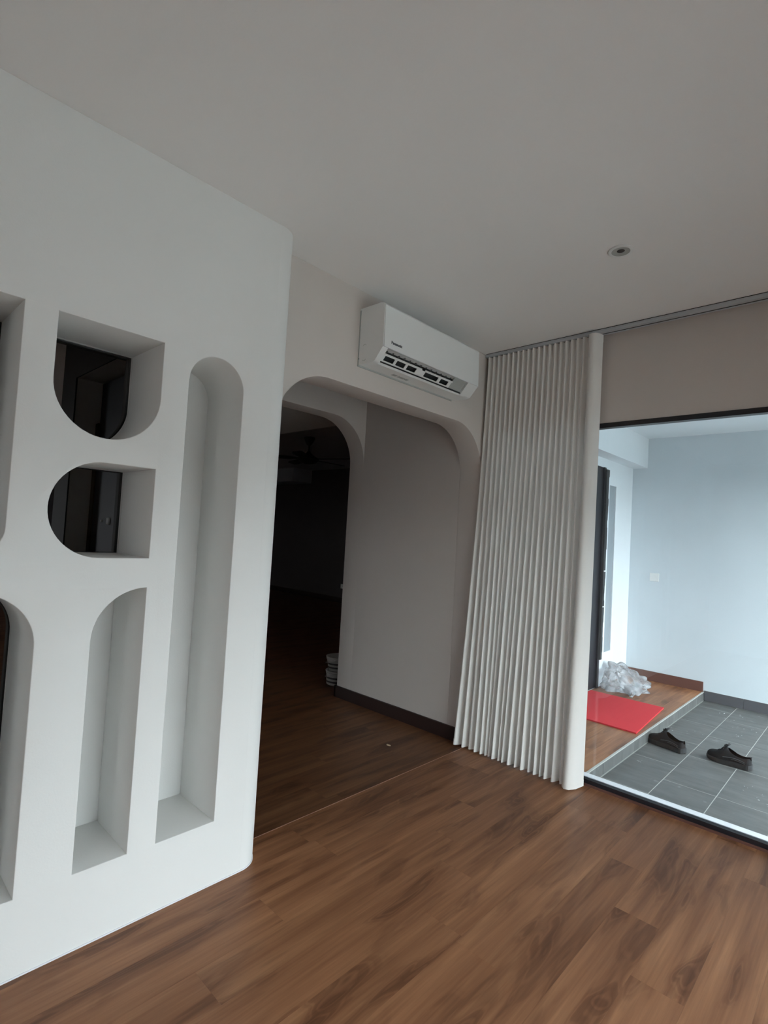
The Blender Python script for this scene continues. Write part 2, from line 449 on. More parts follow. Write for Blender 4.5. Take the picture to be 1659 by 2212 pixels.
# white sealant bead along the foot
pts = [(XA+0.003, Y0W)] + [(XA-RC+(RC+0.003)*math.cos(math.radians(a)), YE-RC+(RC+0.003)*math.sin(math.radians(a))) for a in range(0, 91, 6)]
pin = [(XA-0.001, Y0W)] + [(XA-RC+(RC-0.001)*math.cos(math.radians(a)), YE-RC+(RC-0.001)*math.sin(math.radians(a))) for a in range(0, 91, 6)]
bm = bmesh.new(); prism_z(bm, pts+pin[::-1], 0, 0.005)
tag(obj('trim_1', bm, 'white_alu'), 'white sealant bead along the foot of the niche wall', 'trim', kind='structure')

# ------------------------------------------------------------------ archway wall and passage
TA = 0.175
arch = [(1.2, 0), (1.405, 0)] + arc(1.72, 1.862, 0.315, 180, 90, 20) + arc(YP-0.315, 1.862, 0.315, 90, 0, 20) + [(YP, 0), (DG+0.01, 0), (DG+0.01, HC), (1.2, HC)]
struct('wall_archway', poly_mesh([arch], XB-TA, XB, bevel=0.002), 'taupe', 'taupe wall with a wide round-cornered archway under the air conditioner', 'wall', smooth=35)
XI = -3.24
struct('ceiling_bounce_damper', one_box(-3.24, XB-TA, 1.412, YP, 2.62, HC), 'charcoal', 'unseen dark panel added over the passage to cut bounced light', 'ceiling')  # out of view, added dark so the passage gets less bounced light
arch2 = [(0.90, 0), (1.405, 0)] + arc(1.405+0.36, 1.985, 0.36, 180, 90, 20) + arc(YP-0.36, 1.985, 0.36, 90, 0, 20) + [(YP, 0), (7.25, 0), (7.25, HC), (0.90, HC)]
struct('wall_inner_archway', poly_mesh([arch2], XI-0.17, XI, bevel=0.002), 'taupe', 'second arched wall at the far end of the passage', 'wall', smooth=35)
struct('wall_passage_right', one_box(XI, XB-TA, YP, YP+0.12, 0, HC), 'taupe', 'taupe side wall of the passage seen through the archway', 'wall')
bm = bmesh.new()
bx(bm, XI-0.0, XB-TA, 1.06, 1.405, 0, HC); bx(bm, XI, XB-TA, 0.90, 1.06, 2.15, HC)
bx(bm, XI, -3.18, 0.90, 1.06, 0, 2.15); bx(bm, -2.42, -2.262, 0.90, 1.06, 0, 2.15)
wpl = struct('wall_passage_left', bm, 'taupe', 'passage wall behind the feature wall holding a dark door', 'wall')
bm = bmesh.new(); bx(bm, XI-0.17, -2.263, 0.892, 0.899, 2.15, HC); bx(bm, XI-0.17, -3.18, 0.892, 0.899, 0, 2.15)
bx(bm, XI+0.001, XB-TA-0.001, 1.4052, 1.412, 0, HC)  # hidden passage-side sheet, added dark to soak up bounced light
obj('cladding_and_bounce_damper', bm, 'charcoal', wpl)
bb = one_box(XI-0.185, XB+0.002, YP-0.014, YP+0.0005, 0, 0.095, bev=0.002)
bx(bb, XI-0.185, XI-0.1695, YP-0.014, YP+0.3, 0, 0.095)
tag(obj('baseboard_passage', bb, 'base_brown'), 'dark brown baseboard along the passage wall', 'baseboard', kind='structure')

# dark door seen through the holes
d = thing('door_2', (-2.80, 1.035, 0), 'blue-black flush door with a steel lock behind the feature wall', 'door'); d['kind'] = 'structure'
leaf2 = obj('leaf', one_box(-3.13, -2.425, 1.01, 1.05, 0.004, 2.135, bev=0.002), 'blue_door', d)
bm = bmesh.new(); bx(bm, -3.178, -3.135, 1.005, 1.055, 0, 1.92)
obj('stop_strip', bm, 'brown_wood', d)
bm = bmesh.new(); bx(bm, -2.90, -2.868, 1.0, 1.0105, 1.372, 1.408, bev=0.003); bx(bm, -2.985, -2.973, 1.003, 1.0105, 1.385, 1.395)
obj('lock', bm, 'white_plastic', leaf2)['label'] = 'small steel lock plate'

# ------------------------------------------------------------------ dark room beyond
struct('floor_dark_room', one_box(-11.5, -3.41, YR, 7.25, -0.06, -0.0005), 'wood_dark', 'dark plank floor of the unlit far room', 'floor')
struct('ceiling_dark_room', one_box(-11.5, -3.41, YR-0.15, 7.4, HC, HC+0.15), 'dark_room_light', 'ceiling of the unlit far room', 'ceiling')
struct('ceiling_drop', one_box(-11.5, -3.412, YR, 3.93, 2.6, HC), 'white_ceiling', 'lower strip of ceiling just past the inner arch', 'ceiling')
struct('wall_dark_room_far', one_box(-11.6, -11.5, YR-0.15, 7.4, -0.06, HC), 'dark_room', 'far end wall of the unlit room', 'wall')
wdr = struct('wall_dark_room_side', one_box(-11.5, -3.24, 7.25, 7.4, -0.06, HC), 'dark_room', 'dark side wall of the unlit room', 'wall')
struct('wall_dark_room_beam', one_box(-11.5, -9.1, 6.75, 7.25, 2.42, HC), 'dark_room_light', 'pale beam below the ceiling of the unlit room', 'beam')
tag(obj('baseboard_dark_room', one_box(-11.5, -3.42, 7.232, 7.25, 0, 0.1), 'base_brown'), 'dark baseboard on the far side of the unlit room', 'baseboard', kind='structure')
s = thing('wall_socket', (-7.9, 7.24, 0.25), 'white wall socket low on the dark room wall', 'socket')
obj('plate', one_box(-7.95, -7.80, 7.238, 7.25, 0.28, 0.37, bev=0.003), 'white_plastic', s)
obj('switch', one_box(-7.90, -7.875, 7.234, 7.24, 0.32, 0.345), 'grey_plastic', s)

# ------------------------------------------------------------------ rear, front and glass walls of the room
RX0, RX1, RZ = 0.65, 1.15, 2.1
bm = bmesh.new()
bx(bm, -11.6, -8.1, YR-0.15, YR, -0.06, HC); bx(bm, -7.0, RX0, YR-0.15, YR, -0.06, HC); bx(bm, -8.1, -7.0, YR-0.15, YR, -0.06, 1.0); bx(bm, -8.1, -7.0, YR-0.15, YR, 1.9, HC); bx(bm, RX1, XF+0.15, YR-0.15, YR, -0.06, HC); bx(bm, RX0, RX1, YR-0.15, YR, RZ, HC); bx(bm, RX0, RX1, YR-0.15, YR, -0.06, 0.0)  # unseen openings added: one lights the curtain, one the dark room
struct('wall_rear', bm, 'taupe', 'taupe wall behind the viewer with unseen openings added for daylight', 'wall')
WY0, WY1, WZ = 0.45, 3.15, 1.6
bm = bmesh.new()
bx(bm, XF, XF+0.15, YR-0.15, WY0, -0.06, HC); bx(bm, XF, XF+0.15, WY1, DG+0.15, -0.06, HC); bx(bm, XF, XF+0.15, WY0, WY1, WZ, HC)
struct('wall_front', bm, 'taupe', 'front wall with a wide window opening beside the viewer', 'wall')
wf = thing('window_2', (XF+0.07, 1.7, 0), 'wide black-framed sliding window in the front wall', 'window'); wf['kind'] = 'structure'
bm = bmesh.new()
WM = (WY0+WY1)/2
for ya, yb in ((WY0, WY0+0.04), (WM-0.02, WM+0.02), (WY1-0.04, WY1)): bx(bm, XF+0.05, XF+0.10, ya, yb, 0, WZ)
bx(bm, XF+0.05, XF+0.10, WY0, WY1, WZ-0.04, WZ); bx(bm, XF+0.05, XF+0.10, WY0, WY1, -0.03, 0.03)
obj('window_frame', bm, 'black_alu', wf)
for ya, yb in ((WY0+0.04, WM-0.02), (WM+0.02, WY1-0.04)):
    obj('pane', one_box(XF+0.07, XF+0.078, ya, yb, 0.03, WZ-0.04), 'glass', wf)

ZH, GX0, GX1 = 2.147, -2.03, 1.22
bm = bmesh.new()
bx(bm, XB-TA, XF, DG, DG+0.15, ZH, HC); bx(bm, XB-TA, GX0, DG, DG+0.15, -0.1, ZH); bx(bm, GX1, XF, DG, DG+0.15, -0.1, ZH)
struct('wall_right', bm, 'taupe', 'taupe wall above the glass panel behind the curtain', 'wall')
g = thing('window_1', (0.1, DG+0.03, 0), 'tall frameless-looking glass panel in a slim black frame beside the curtain', 'window'); g['kind'] = 'structure'
bm = bmesh.new()
bx(bm, GX0, GX1, DG-0.004, DG+0.045, ZH-0.028, ZH)
bx(bm, GX0, GX0+0.035, DG, DG+0.045, 0.03, ZH-0.028); bx(bm, GX1-0.035, GX1, DG, DG+0.045, 0.03, ZH-0.028)
bx(bm, GX0, GX1, DG-0.002, DG+0.03, 0.0, 0.034)
obj('window_frame', bm, 'black_alu', g)
obj('sill', one_box(GX0, GX1, DG+0.030, DG+0.085, -0.085, 0.038, bev=0.003), 'white_alu', g)['label'] = 'bright white aluminium bottom track'
obj('pane', one_box(GX0+0.035, GX1-0.035, DG+0.012, DG+0.020, 0.03, ZH-0.02), 'glass', g)
tag(obj('trim_3', one_box(GX0, XF, DG-0.012, DG-0.002, -0.005, 0.012, bev=0.002), 'porch_base_brown'), 'thin brown end strip between floor and glass frame', 'trim', kind='structure')

# ------------------------------------------------------------------ porch
YP0 = DG+0.085
fp = struct('floor_porch', one_box(XS, 6.2, YP0, YW, ZT-0.06, ZT-0.0006), 'grout', 'grey tiled porch floor with pale grout lines', 'floor')
tc_ = {}
def tile_mesh(wx, wy):
    k = (round(wx, 3), round(wy, 3))
    if k not in tc_:
        bm = bmesh.new(); bx(bm, -wx/2+0.002, wx/2-0.002, -wy/2+0.002, wy/2-0.002, -0.008, 0.0, bev=0.001)
        bmesh.ops.recalc_face_normals(bm, faces=bm.faces)
        me = bpy.data.meshes.new('tile'); bm.to_mesh(me); bm.free(); me.materials.append(M['tile']); tc_[k] = me
    return tc_[k]
xs = [XS+0.01, -1.047, -0.747, -0.447] + [-0.447+0.3*k for k in range(1, 12)]
for ci, (xa, xb) in enumerate(zip(xs, xs[1:])):
    j = (4.79 if ci == 0 else 4.49)-0.6*4
    ys = [YP0]
    while j < YW-0.03:
        if j > YP0+0.03: ys.append(j)
        j += 0.6
    ys.append(YW)
    for a, b in zip(ys, ys[1:]):
        o = bpy.data.objects.new('tile', tile_mesh(xb-xa, b-a)); COL.objects.link(o)
        o.location = ((xa+xb)/2, (a+b)/2, ZT); attach(o, fp)
fw = struct('floor_porch_raised', one_box(XL, XS-0.012, YP0, YW, ZT-0.06, -0.0085), 'underlay', 'raised walnut plank landing of the porch', 'floor')
x = XL
k = 0
while x < XS-0.02:
    xb = min(x+PW, XS-0.002)
    lay(x, xb, YP0, YW, fw, [3.9, 4.6, 4.2, 5.0, 4.4][k % 5]); x += PW; k += 1
ys = [YP0, 3.62, 4.22, 4.82, 5.42, 6.02, YW]
rs = struct('trim_4', one_box(XS-0.012, XS-0.002, YP0, YW, ZT, -0.003), 'grout', 'grey tile riser at the edge of the raised landing', 'step')
for a, b in zip(ys, ys[1:]):
    bm = bmesh.new(); bx(bm, XS-0.002, XS+0.008, a+0.002, b-0.002, ZT+0.004, -0.005, bev=0.001)
    obj('tile', bm, 'tile', rs)
obj('nosing', one_box(XS-0.006, XS+0.008, YP0, YW, -0.005, 0.001), 'grout', rs)

struct('wall_porch_back', one_box(XL-0.15, 6.2, YW, YW+0.15, -0.15, ZPC), 'porch_wall', 'pale blue-grey wall across the porch', 'wall')
bm = bmesh.new(); DY0, DY1, DZ = 4.45, 5.45, 2.21
SY0, SY1, SZ0, SZ1 = 5.585, 5.765, 0.33, 2.05
bx(bm, XL-0.15, XL, DG+0.15, DY0, -0.15, ZPC); bx(bm, XL-0.15, XL, DY0, DY1, DZ, ZPC)
bx(bm, XL-0.15, XL, DY1, SY0, -0.15, ZPC); bx(bm, XL-0.15, XL, SY1, YW, -0.15, ZPC)
bx(bm, XL-0.15, XL, SY0, SY1, -0.15, SZ0); bx(bm, XL-0.15, XL, SY0, SY1, SZ1, ZPC)
struct('wall_porch_left', bm, 'porch_white', 'white porch wall with the black door and a slim window', 'wall')
wn = thing('window_3', (XL, 5.675, SZ0), 'tall narrow grey window slit in the white porch wall', 'window'); wn['kind'] = 'structure'
obj('pane', one_box(XL-0.05, XL-0.012, SY0, SY1, SZ0, SZ1), 'grey_glass', wn)
struct('wall_porch_beam', one_box(XL, -1.945, DG+0.15, YW, 2.303, ZPC), 'porch_white', 'white beam along the top of the porch side wall', 'beam')
struct('ceiling_porch', one_box(XL-0.15, PRX, DG+0.15, YW+0.15, ZPC, ZPC+0.15), 'porch_white', 'white porch ceiling behind the glass', 'ceiling')
d1 = thing('door_1', (XL, 5.0, 0), 'black entrance door in the porch side wall beside the curtain', 'door'); d1['kind'] = 'structure'
obj('leaf', one_box(XL-0.06, XL-0.005, DY0, DY1-0.02, 0.003, DZ), 'black_alu', d1)
bm = bmesh.new()
bx(bm, XL-0.06, XL+0.012, DY1-0.045, DY1+0.0, 0.0, DZ)
obj('frame', bm, 'black_alu', d1)
bm = bmesh.new()
n = 26
for k in range(n):
    za, zb = 0.28+(2.19-0.28)*k/n, 0.28+(2.19-0.28)*(k+1)/n
    wv = 0.012*math.sin(k*1.3)+0.006*math.sin(k*3.1)
    bx(bm, XL+0.001, XL+0.03, DY1-0.03, DY1+0.015+0.02*(k/n)+wv*0.5, za, zb)
obj('edge_wrap', bm, 'slot', d1)['label'] = 'ragged black protective wrap on the door edge'
bm = bmesh.new(); bx(bm, XL+0.028, XL+0.034, DY1-0.02, DY1+0.02, 1.155, 1.17); bx(bm, XL+0.028, XL+0.034, DY1-0.02, DY1+0.01, 0.80, 0.812)
obj('tape', bm, 'white_plastic', d1)  # white bars stand in for glints on the rough door edge
# skirtings
bm = one_box(XL, XS, YW-0.014, YW+0.001, 0, 0.10, bev=0.002)
tag(obj('baseboard_porch_landing', bm, 'porch_base_brown'), 'brown baseboard behind the raised porch landing', 'baseboard', kind='structure')
bm = bmesh.new()
sk = struct('baseboard_porch', one_box(XS+0.008, 3.8, YW-0.004, YW+0.001, ZT, ZT+0.10), 'grout', 'dark grey tile skirting along the porch wall', 'baseboard')
xx = XS+0.01
while xx < 3.5:
    nx = xx+0.6 if xx > XS+0.1 else -1.047+0.05
    bm = bmesh.new(); bx(bm, xx+0.0015, nx-0.0015, YW-0.012, YW-0.003, ZT+0.003, ZT+0.10, bev=0.001)
    obj('tile', bm, 'shoe_trim', sk); xx = nx
s = thing('wall_switch', (-1.835, YW, 1.065), 'small white switch plate on the pale blue porch wall', 'switch')
pl_ = obj('plate', one_box(-1.883, -1.790, YW-0.009, YW, 1.065, 1.153, bev=0.003), 'white_plastic', s)
obj('rocker', one_box(-1.85, -1.823, YW-0.013, YW-0.008, 1.09, 1.128, bev=0.002), 'white_plastic', pl_)
struct('wall_porch_light_shield', one_box(PRX-0.12, PRX, DG+0.15, YW, FZ, ZPC), 'porch_white', 'unseen beam added at the porch roof edge to shade the wall tops', 'beam')  # out of view, added to cut skylight on the upper porch wall
# outside ground and neighbouring roof edge over the front window
struct('ground', one_box(-30, 60, -40, 46, -0.4, -0.16), 'concrete', 'dark asphalt ground outside the house', 'ground')
struct('floor_bounce_reflector', one_box(XF+0.15, 3.7, -6.0, 6.25, -0.16, -0.10), 'bounce_ground', 'unseen pale strip added beside the house to bounce daylight indoors', 'ground')  # unseen reflector strip, added to brighten the ceiling from below
struct('ceiling_eaves', one_box(XF+0.15, EVX, YR-0.15, DG+0.15, ZPC, ZPC+0.15), 'porch_white', 'roof overhang outside the front window', 'roof')

# ------------------------------------------------------------------ air conditioner
AY0, AY1, VY0, VY1 = 1.908, 2.775, 1.947, 2.672
ac = thing('air_conditioner', (XB, 2.34, 2.29), 'white split air conditioner mounted high above the archway', 'air conditioner')
def ap(pts): return [(XB+d_, z) for d_, z in pts]
full = ap([(0.0, 2.296), (0.0, 2.600), (0.150, 2.598), (0.168, 2.592), (0.178, 2.578), (0.182, 2.364), (0.126, 2.300), (0.110, 2.293)])
rec = ap([(0.0, 2.296), (0.0, 2.600), (0.150, 2.598), (0.168, 2.592), (0.178, 2.578), (0.182, 2.364), (0.165, 2.364), (0.085, 2.358), (0.085, 2.312), (0.118, 2.302), (0.110, 2.293)])
bm = bmesh.new(); prism_y(bm, full, AY0, VY0); prism_y(bm, rec, VY0, VY1); prism_y(bm, full, VY1, AY1)
obj('body', bm, 'white_plastic', ac, smooth=30)
fp_ = ap([(0.150, 2.599), (0.170, 2.594), (0.182, 2.580), (0.187, 2.362), (0.181, 2.362), (0.176, 2.578), (0.166, 2.590), (0.150, 2.597)])
bm = bmesh.new(); prism_y(bm, fp_, AY0+0.004, AY1-0.004)
fpan = obj('front_panel', bm, 'white_plastic', ac, smooth=30)
# outlet
U, Lw = Vector((0.182, 2.364)), Vector((0.122, 2.300))
nrm = Vector((Lw.y-U.y, -(Lw.x-U.x))).normalized()      # outward? keep inward sign below
if nrm.x < 0: nrm = -nrm
def slab(bm, f0, f1, y0, y1, inset, th):
    a = U.lerp(Lw, f0)-nrm*inset*1.0; b = U.lerp(Lw, f1)-nrm*inset
    c_ = b-nrm*th; d_ = a-nrm*th
    prism_y(bm, ap([a[:], b[:], c_[:], d_[:]]), y0, y1)
nrm = Vector((0.7295, -0.684))
bm = bmesh.new(); slab(bm, 0.02, 0.98, VY0+0.001, VY1-0.001, 0.030, 0.004)
outlet = obj('air_outlet', bm, 'slot', ac)
bm = bmesh.new(); slab(bm, 0.0, 0.10, VY0, VY1, 0.004, 0.02)
obj('upper_lip', bm, 'grey_plastic', ac)
for k in range(14):
    y = VY0+0.03+k*(VY1-VY0-0.12)/13
    bm = bmesh.new(); slab(bm, 0.14, 0.40, y-0.004, y+0.004, 0.022, 0.008)
    obj('vane', bm, 'dark_plastic', outlet)
LZ = VY1-0.125
lv = bmesh.new()
slab(lv, 0.40, 0.52, VY0+0.008, 2.262, 0.006, 0.005); slab(lv, 0.40, 0.52, 2.292, LZ+0.005, 0.006, 0.005)
slab(lv, 0.84, 0.92, VY0+0.008, LZ, 0.006, 0.005)
for y0, y1 in ((VY0+0.008, 1.968), (2.045, 2.062), (2.132, 2.150), (2.225, 2.300), (2.425, 2.447), (2.522, LZ)):
    slab(lv, 0.50, 0.86, y0, y1, 0.007, 0.004)
obj('louver', lv, 'white_plastic', ac)['label'] = 'open louver with a row of dark slots'
bm = bmesh.new(); slab(bm, 0.12, 0.92, LZ+0.002, VY1-0.004, 0.010, 0.004); slab(bm, 0.3, 0.34, LZ+0.002, VY1-0.004, 0.008, 0.004); slab(bm, 0.55, 0.59, LZ+0.002, VY1-0.004, 0.008, 0.004)
obj('outlet_end', bm, 'grey_plastic', ac)
bm = bmesh.new(); slab(bm, 0.93, 1.0, VY0, VY1, 0.003, 0.012)
obj('lower_lip', bm, 'slot', ac)
# wall plate gap, side marks
obj('back_plate', one_box(XB-0.0005, XB+0.006, AY0-0.003, AY1-0.03, 2.288, 2.590), 'grey_plastic', ac)
for zc in (2.385, 2.325):
    bm = bmesh.new()
    tube(bm, [(XB+0.045+0.014*math.cos(t), AY0-0.0006, zc+0.014*math.sin(t)) for t in [math.pi*(0.15+0.7*i/8) * (1 if zc > 2.35 else -1) for i in range(9)]], 0.0009, 6)
    obj('knockout_mark', bm, 'grey_plastic', ac)
obj('screw', one_box(XB+0.004, XB+0.009, AY0-0.003, AY0+0.002, 2.325, 2.330), 'dark_plastic', ac)
# lettering on the front panel
def text_mesh(body, size, mtx, material, parent, name, ext=0.0004):
    cu = bpy.data.curves.new('t', 'FONT'); cu.body = body; cu.size = size; cu.extrude = ext; cu.offset = 0.0006
    o = bpy.data.objects.new('t', cu); COL.objects.link(o); bpy.context.view_layer.update()
    me = bpy.data.meshes.new_from_object(o.evaluated_get(bpy.context.evaluated_depsgraph_get()))
    bpy.data.objects.remove(o); bpy.data.curves.remove(cu)
    me.transform(mtx); me.materials.clear(); me.materials.append(M[material]); me.name = name
    o = bpy.data.objects.new(name, me); COL.objects.link(o); attach(o, parent); return o
# text plane: local x -> +y world, local y -> +z, normal +x
text_mesh('Panasonic', 0.0215, Matrix(((0, 0, 1, XB+0.1873), (1, 0, 0, 1.962), (0, 1, 0, 2.390), (0, 0, 0, 1))), 'ink', fpan, 'logo')
# raised marks on the underside
bm = bmesh.new()
for y, wd in ((2.13, 0.03), (2.175, 0.05), (2.235, 0.02)):
    bx(bm, XB+0.04, XB+0.06, y, y+wd, 2.2925, 2.2955)
obj('underside_mark', bm, 'grey_plastic', ac)

# ------------------------------------------------------------------ curtain track and curtain
tr = thing('curtain_track', (-0.2, 3.13, HC), 'slim grey curtain track fixed along the ceiling edge', 'track')
bm = bmesh.new(); bx(bm, -2.06, XF, 3.112, 3.165, HC-0.024, HC-0.003, bev=0.0015); bx(bm, -2.06, XF, 3.118, 3.16, HC-0.004, HC)
obj('rail', bm, 'grey_alu', tr)
obj('slot', one_box(-2.05, XF-0.01, 3.134, 3.144, HC-0.0245, HC-0.0225), 'slot', tr)
obj('painted_shadow_line', one_box(-2.055, XF-0.005, 3.1105, 3.117, HC-0.0035, HC-0.0005), 'slot', tr)  # black strip drawn as the shadow line between rail and ceiling

def curtain_shape():
    NF = 19; per = 16; rows = 48
    rnd = random.Random(3)
    top_l, top_r = -2.052, -1.345
    bot_l, bot_r = -2.160, -1.352
    tops = [top_l+(top_r-top_l)*k/NF for k in range(NF+1)]
    wts = [rnd.uniform(0.55, 1.5) for _ in range(NF)]; wts[0] = 2.2; wts[2] = 1.5
    s = sum(wts); bots = [bot_l]
    for q in wts: bots.append(bots[-1]+(bot_r-bot_l)*q/s)
    amp_b = [rnd.uniform(0.6, 1.25) for _ in range(NF)]; amp_b[0] = 1.2
    ph = [rnd.uniform(-0.6, 0.6) for _ in range(NF)]
    grid = []
    for j in range(rows+1):
        t = j/rows                       # 0 top .. 1 bottom
        e = t**1.6
        z = 2.674-(2.674-0.012)*t
        row = []
        for k in range(NF):
            xa = tops[k]*(1-e)+bots[k]*e; xb = tops[k+1]*(1-e)+bots[k+1]*e
            amp = 0.013*(1-t)**2 + (0.019*(1-e)+0.028*amp_b[k]*e)*(1-(1-t)**2)
            for q in range(per):
                f = q/per
                fx = f+0.03*e*math.sin(2*math.pi*f)*ph[k]
                c = math.cos(2*math.pi*f)
                y = 3.128-0.024*t-amp*(-c) - 0.024*e
                row.append((xa+(xb-xa)*fx, y, z))
        # gap then the wide leading edge, turned forward and back to the glass
        lead_t = [(-1.340, 3.150), (-1.332, 3.120), (-1.318, 3.092), (-1.300, 3.085), (-1.280, 3.092), (-1.266, 3.115), (-1.258, 3.150)]
        lead_b = [(-1.352, 3.140), (-1.358, 3.085), (-1.352, 3.045), (-1.332, 3.022), (-1.305, 3.030), (-1.283, 3.075), (-1.270, 3.150)]
        for (xa, ya), (xb, yb) in zip(lead_t, lead_b):
            row.append((xa*(1-e)+xb*e, ya*(1-e)+yb*e, z))
        grid.append(row)
    return grid
def smooth_row(row, n):
    return row
grid = curtain_shape()
NR = len(grid)
ct = thing('curtain', (-1.65, 3.13, 0), 'off-white linen pleated curtain hanging from ceiling to floor', 'curtain')
def sheet(rows, name, material, off=0.0, par=None):
    bm = bmesh.new(); V = []
    for r in rows:
        vr = []
        for i, p in enumerate(r):
            a = Vector(r[max(i-1, 0)]); b = Vector(r[min(i+1, len(r)-1)])
            dd = (b-a); nn = Vector((dd.y, -dd.x, 0))
            if nn.length > 1e-9: nn.normalize()
            vr.append(bm.verts.new(Vector(p)+nn*off))
        V.append(vr)
    for a, b in zip(V, V[1:]):
        for i in range(len(a)-1): bm.faces.new((a[i], b[i], b[i+1], a[i+1]))
    me = bpy.data.meshes.new(name); bm.to_mesh(me); bm.free(); me.materials.append(M[material])
    for p in me.polygons: p.use_smooth = True
    o = bpy.data.objects.new(name, me); COL.objects.link(o); attach(o, par or ct)
    return o
fab = sheet(grid, 'fabric', 'curtain')
# heading tape: doubled fabric at the top
hd = [[(x, y, z) for x, y, z in grid[0]], [(x, y, z-0.058) for x, y, z in grid[0]]]
hd = [[(x, y, 2.6745) for x, y, z in grid[0]], [tuple(Vector(a).lerp(Vector(b), 0.85)) for a, b in zip(grid[0], grid[1])]]
tape = sheet(hd, 'heading_tape', 'curtain', off=0.0015)
hm = [[tuple(Vector(a).lerp(Vector(b), 0.35)) for a, b in zip(grid[-2], grid[-1])], [(x, y, 0.011) for x, y, z in grid[-1]]]
sheet(hm, 'hem', 'curtain', off=0.0015, par=fab)
for k in range(20):
    xk = -2.045+0.0372*k
    bm = bmesh.new(); bx(bm, xk-0.004, xk+0.004, 3.135, 3.143, 2.655, 2.6745)
    obj('glider', bm, 'white_plastic', tape)

# ------------------------------------------------------------------ downlight
dl = thing('downlight', (-0.865, 2.32, HC), 'small round recessed downlight, switched off, in the ceiling', 'downlight')
bm = bmesh.new(); lathe(bm, [(0.052, -0.0005), (0.052, -0.004), (0.047, -0.0055), (0.038, -0.0045), (0.037, -0.0005)], (-0.865, 2.32, HC), 40)
obj('trim_ring', bm, 'white_plastic', dl, smooth=40)
bm = bmesh.new(); lathe(bm, [(0.038, -0.0045), (0.030, -0.0015), (0.016, -0.0008)], (-0.865, 2.32, HC), 40)
obj('reflector', bm, 'grey_plastic', dl, smooth=40)
bm = bmesh.new(); lathe(bm, [(0.016, -0.0010), (0.010, -0.004), (0.003, -0.0055)], (-0.865, 2.32, HC), 24, cap1=True)
obj('lamp', bm, 'shoe_lining', dl, smooth=40)

# ------------------------------------------------------------------ ceiling fan in the dark room
fx, fy = -5.9, 4.62
fan = thing('ceiling_fan', (fx, fy, HC), 'black ceiling fan hanging in the dark far room', 'ceiling fan')
bm = bmesh.new(); lathe(bm, [(0.078, 0), (0.078, -0.02), (0.05, -0.075), (0.022, -0.11)], (fx, fy, HC), 24, cap0=True, cap1=True); obj('canopy', bm, 'fan_black', fan, smooth=40)
bm = bmesh.new(); lathe(bm, [(0.012, -0.10), (0.012, -0.24)], (fx, fy, HC), 12, True, True); obj('rod', bm, 'fan_black', fan, smooth=40)
bm = bmesh.new(); lathe(bm, [(0.015, -0.19), (0.045, -0.23), (0.09, -0.265), (0.145, -0.29), (0.15, -0.31), (0.11, -0.355), (0.06, -0.37), (0.02, -0.372)], (fx, fy, HC), 28, True, True); obj('motor', bm, 'fan_black', fan, smooth=40)
for k in range(5):
    a = math.radians(20+72*k); ca, sa = math.cos(a), math.sin(a)
    bm = bmesh.new()
    P = [(0.10, -0.03), (0.20, -0.035), (0.26, -0.06), (0.60, -0.068), (0.66, -0.05), (0.66, 0.05), (0.60, 0.068), (0.26, 0.06), (0.20, 0.035), (0.10, 0.03)]
    va = []; vb = []
    for u, v in P:
        zt = -0.30+0.18*v
        va.append(bm.verts.new((fx+ca*u-sa*v, fy+sa*u+ca*v, HC+zt))); vb.append(bm.verts.new((fx+ca*u-sa*v, fy+sa*u+ca*v, HC+zt-0.008)))
    bm.faces.new(va); bm.faces.new(vb[::-1])
    for i in range(len(P)): bm.faces.new((va[i], vb[i], vb[(i+1) % len(P)], va[(i+1) % len(P)]))
    obj('blade', bm, 'fan_black', fan)

# ------------------------------------------------------------------ paint buckets behind the inner arch
def bucket(z, rb, rt, h, label, lid):
    cx, cy = -3.70, 3.395
    b = thing('paint_bucket', (cx, cy, z), label, 'bucket', 'paint buckets in the dark room')
    bm = bmesh.new(); lathe(bm, [(rb*0.96, 0), (rb, 0.004), (rt, h*0.80), (rt+0.004, h*0.80), (rt+0.004, h*0.86), (rt, h*0.86), (rt+0.002, h*0.93)], (cx, cy, z), 32, cap0=True)
    tub = obj('tub', bm, 'bucket', b, smooth=40)
    bm = bmesh.new(); lathe(bm, [(rt+0.003, h*0.92), (rt+0.007, h*0.925), (rt+0.007, h*0.985), (rt, h), (rt-0.012, h), (rt-0.016, h-0.005)], (cx, cy, z), 32, cap1=True)
    obj('lid', bm, 'bucket', b, smooth=40)
    bm = bmesh.new()
    for s0 in (0.18, 0.45):
        lathe(bm, [(rb+(rt-rb)*s0/0.8+0.001, h*s0), (rb+(rt-rb)*(s0+0.12)/0.8+0.001, h*(s0+0.12))], (cx, cy, z), 32)
    obj('printed_band', bm, 'bucket_print', tub, smooth=40)
    bm = bmesh.new(); tube(bm, [(cx+(rt+0.008)*math.cos(t), cy+(rt+0.008)*math.sin(t), z+h*0.83-0.045*math.sin((t-2.2)/3.14*3.14)) for t in [2.2+math.pi*i/14 for i in range(15)]], 0.002, 6)
    obj('handle', bm, 'steel', tub, smooth=40)
bucket(0.0, 0.098, 0.104, 0.128, 'lower pale paint bucket of the stack beyond the passage wall', True)
bucket(0.128, 0.086, 0.106, 0.128, 'upper pale paint bucket of the stack beyond the passage wall', True)

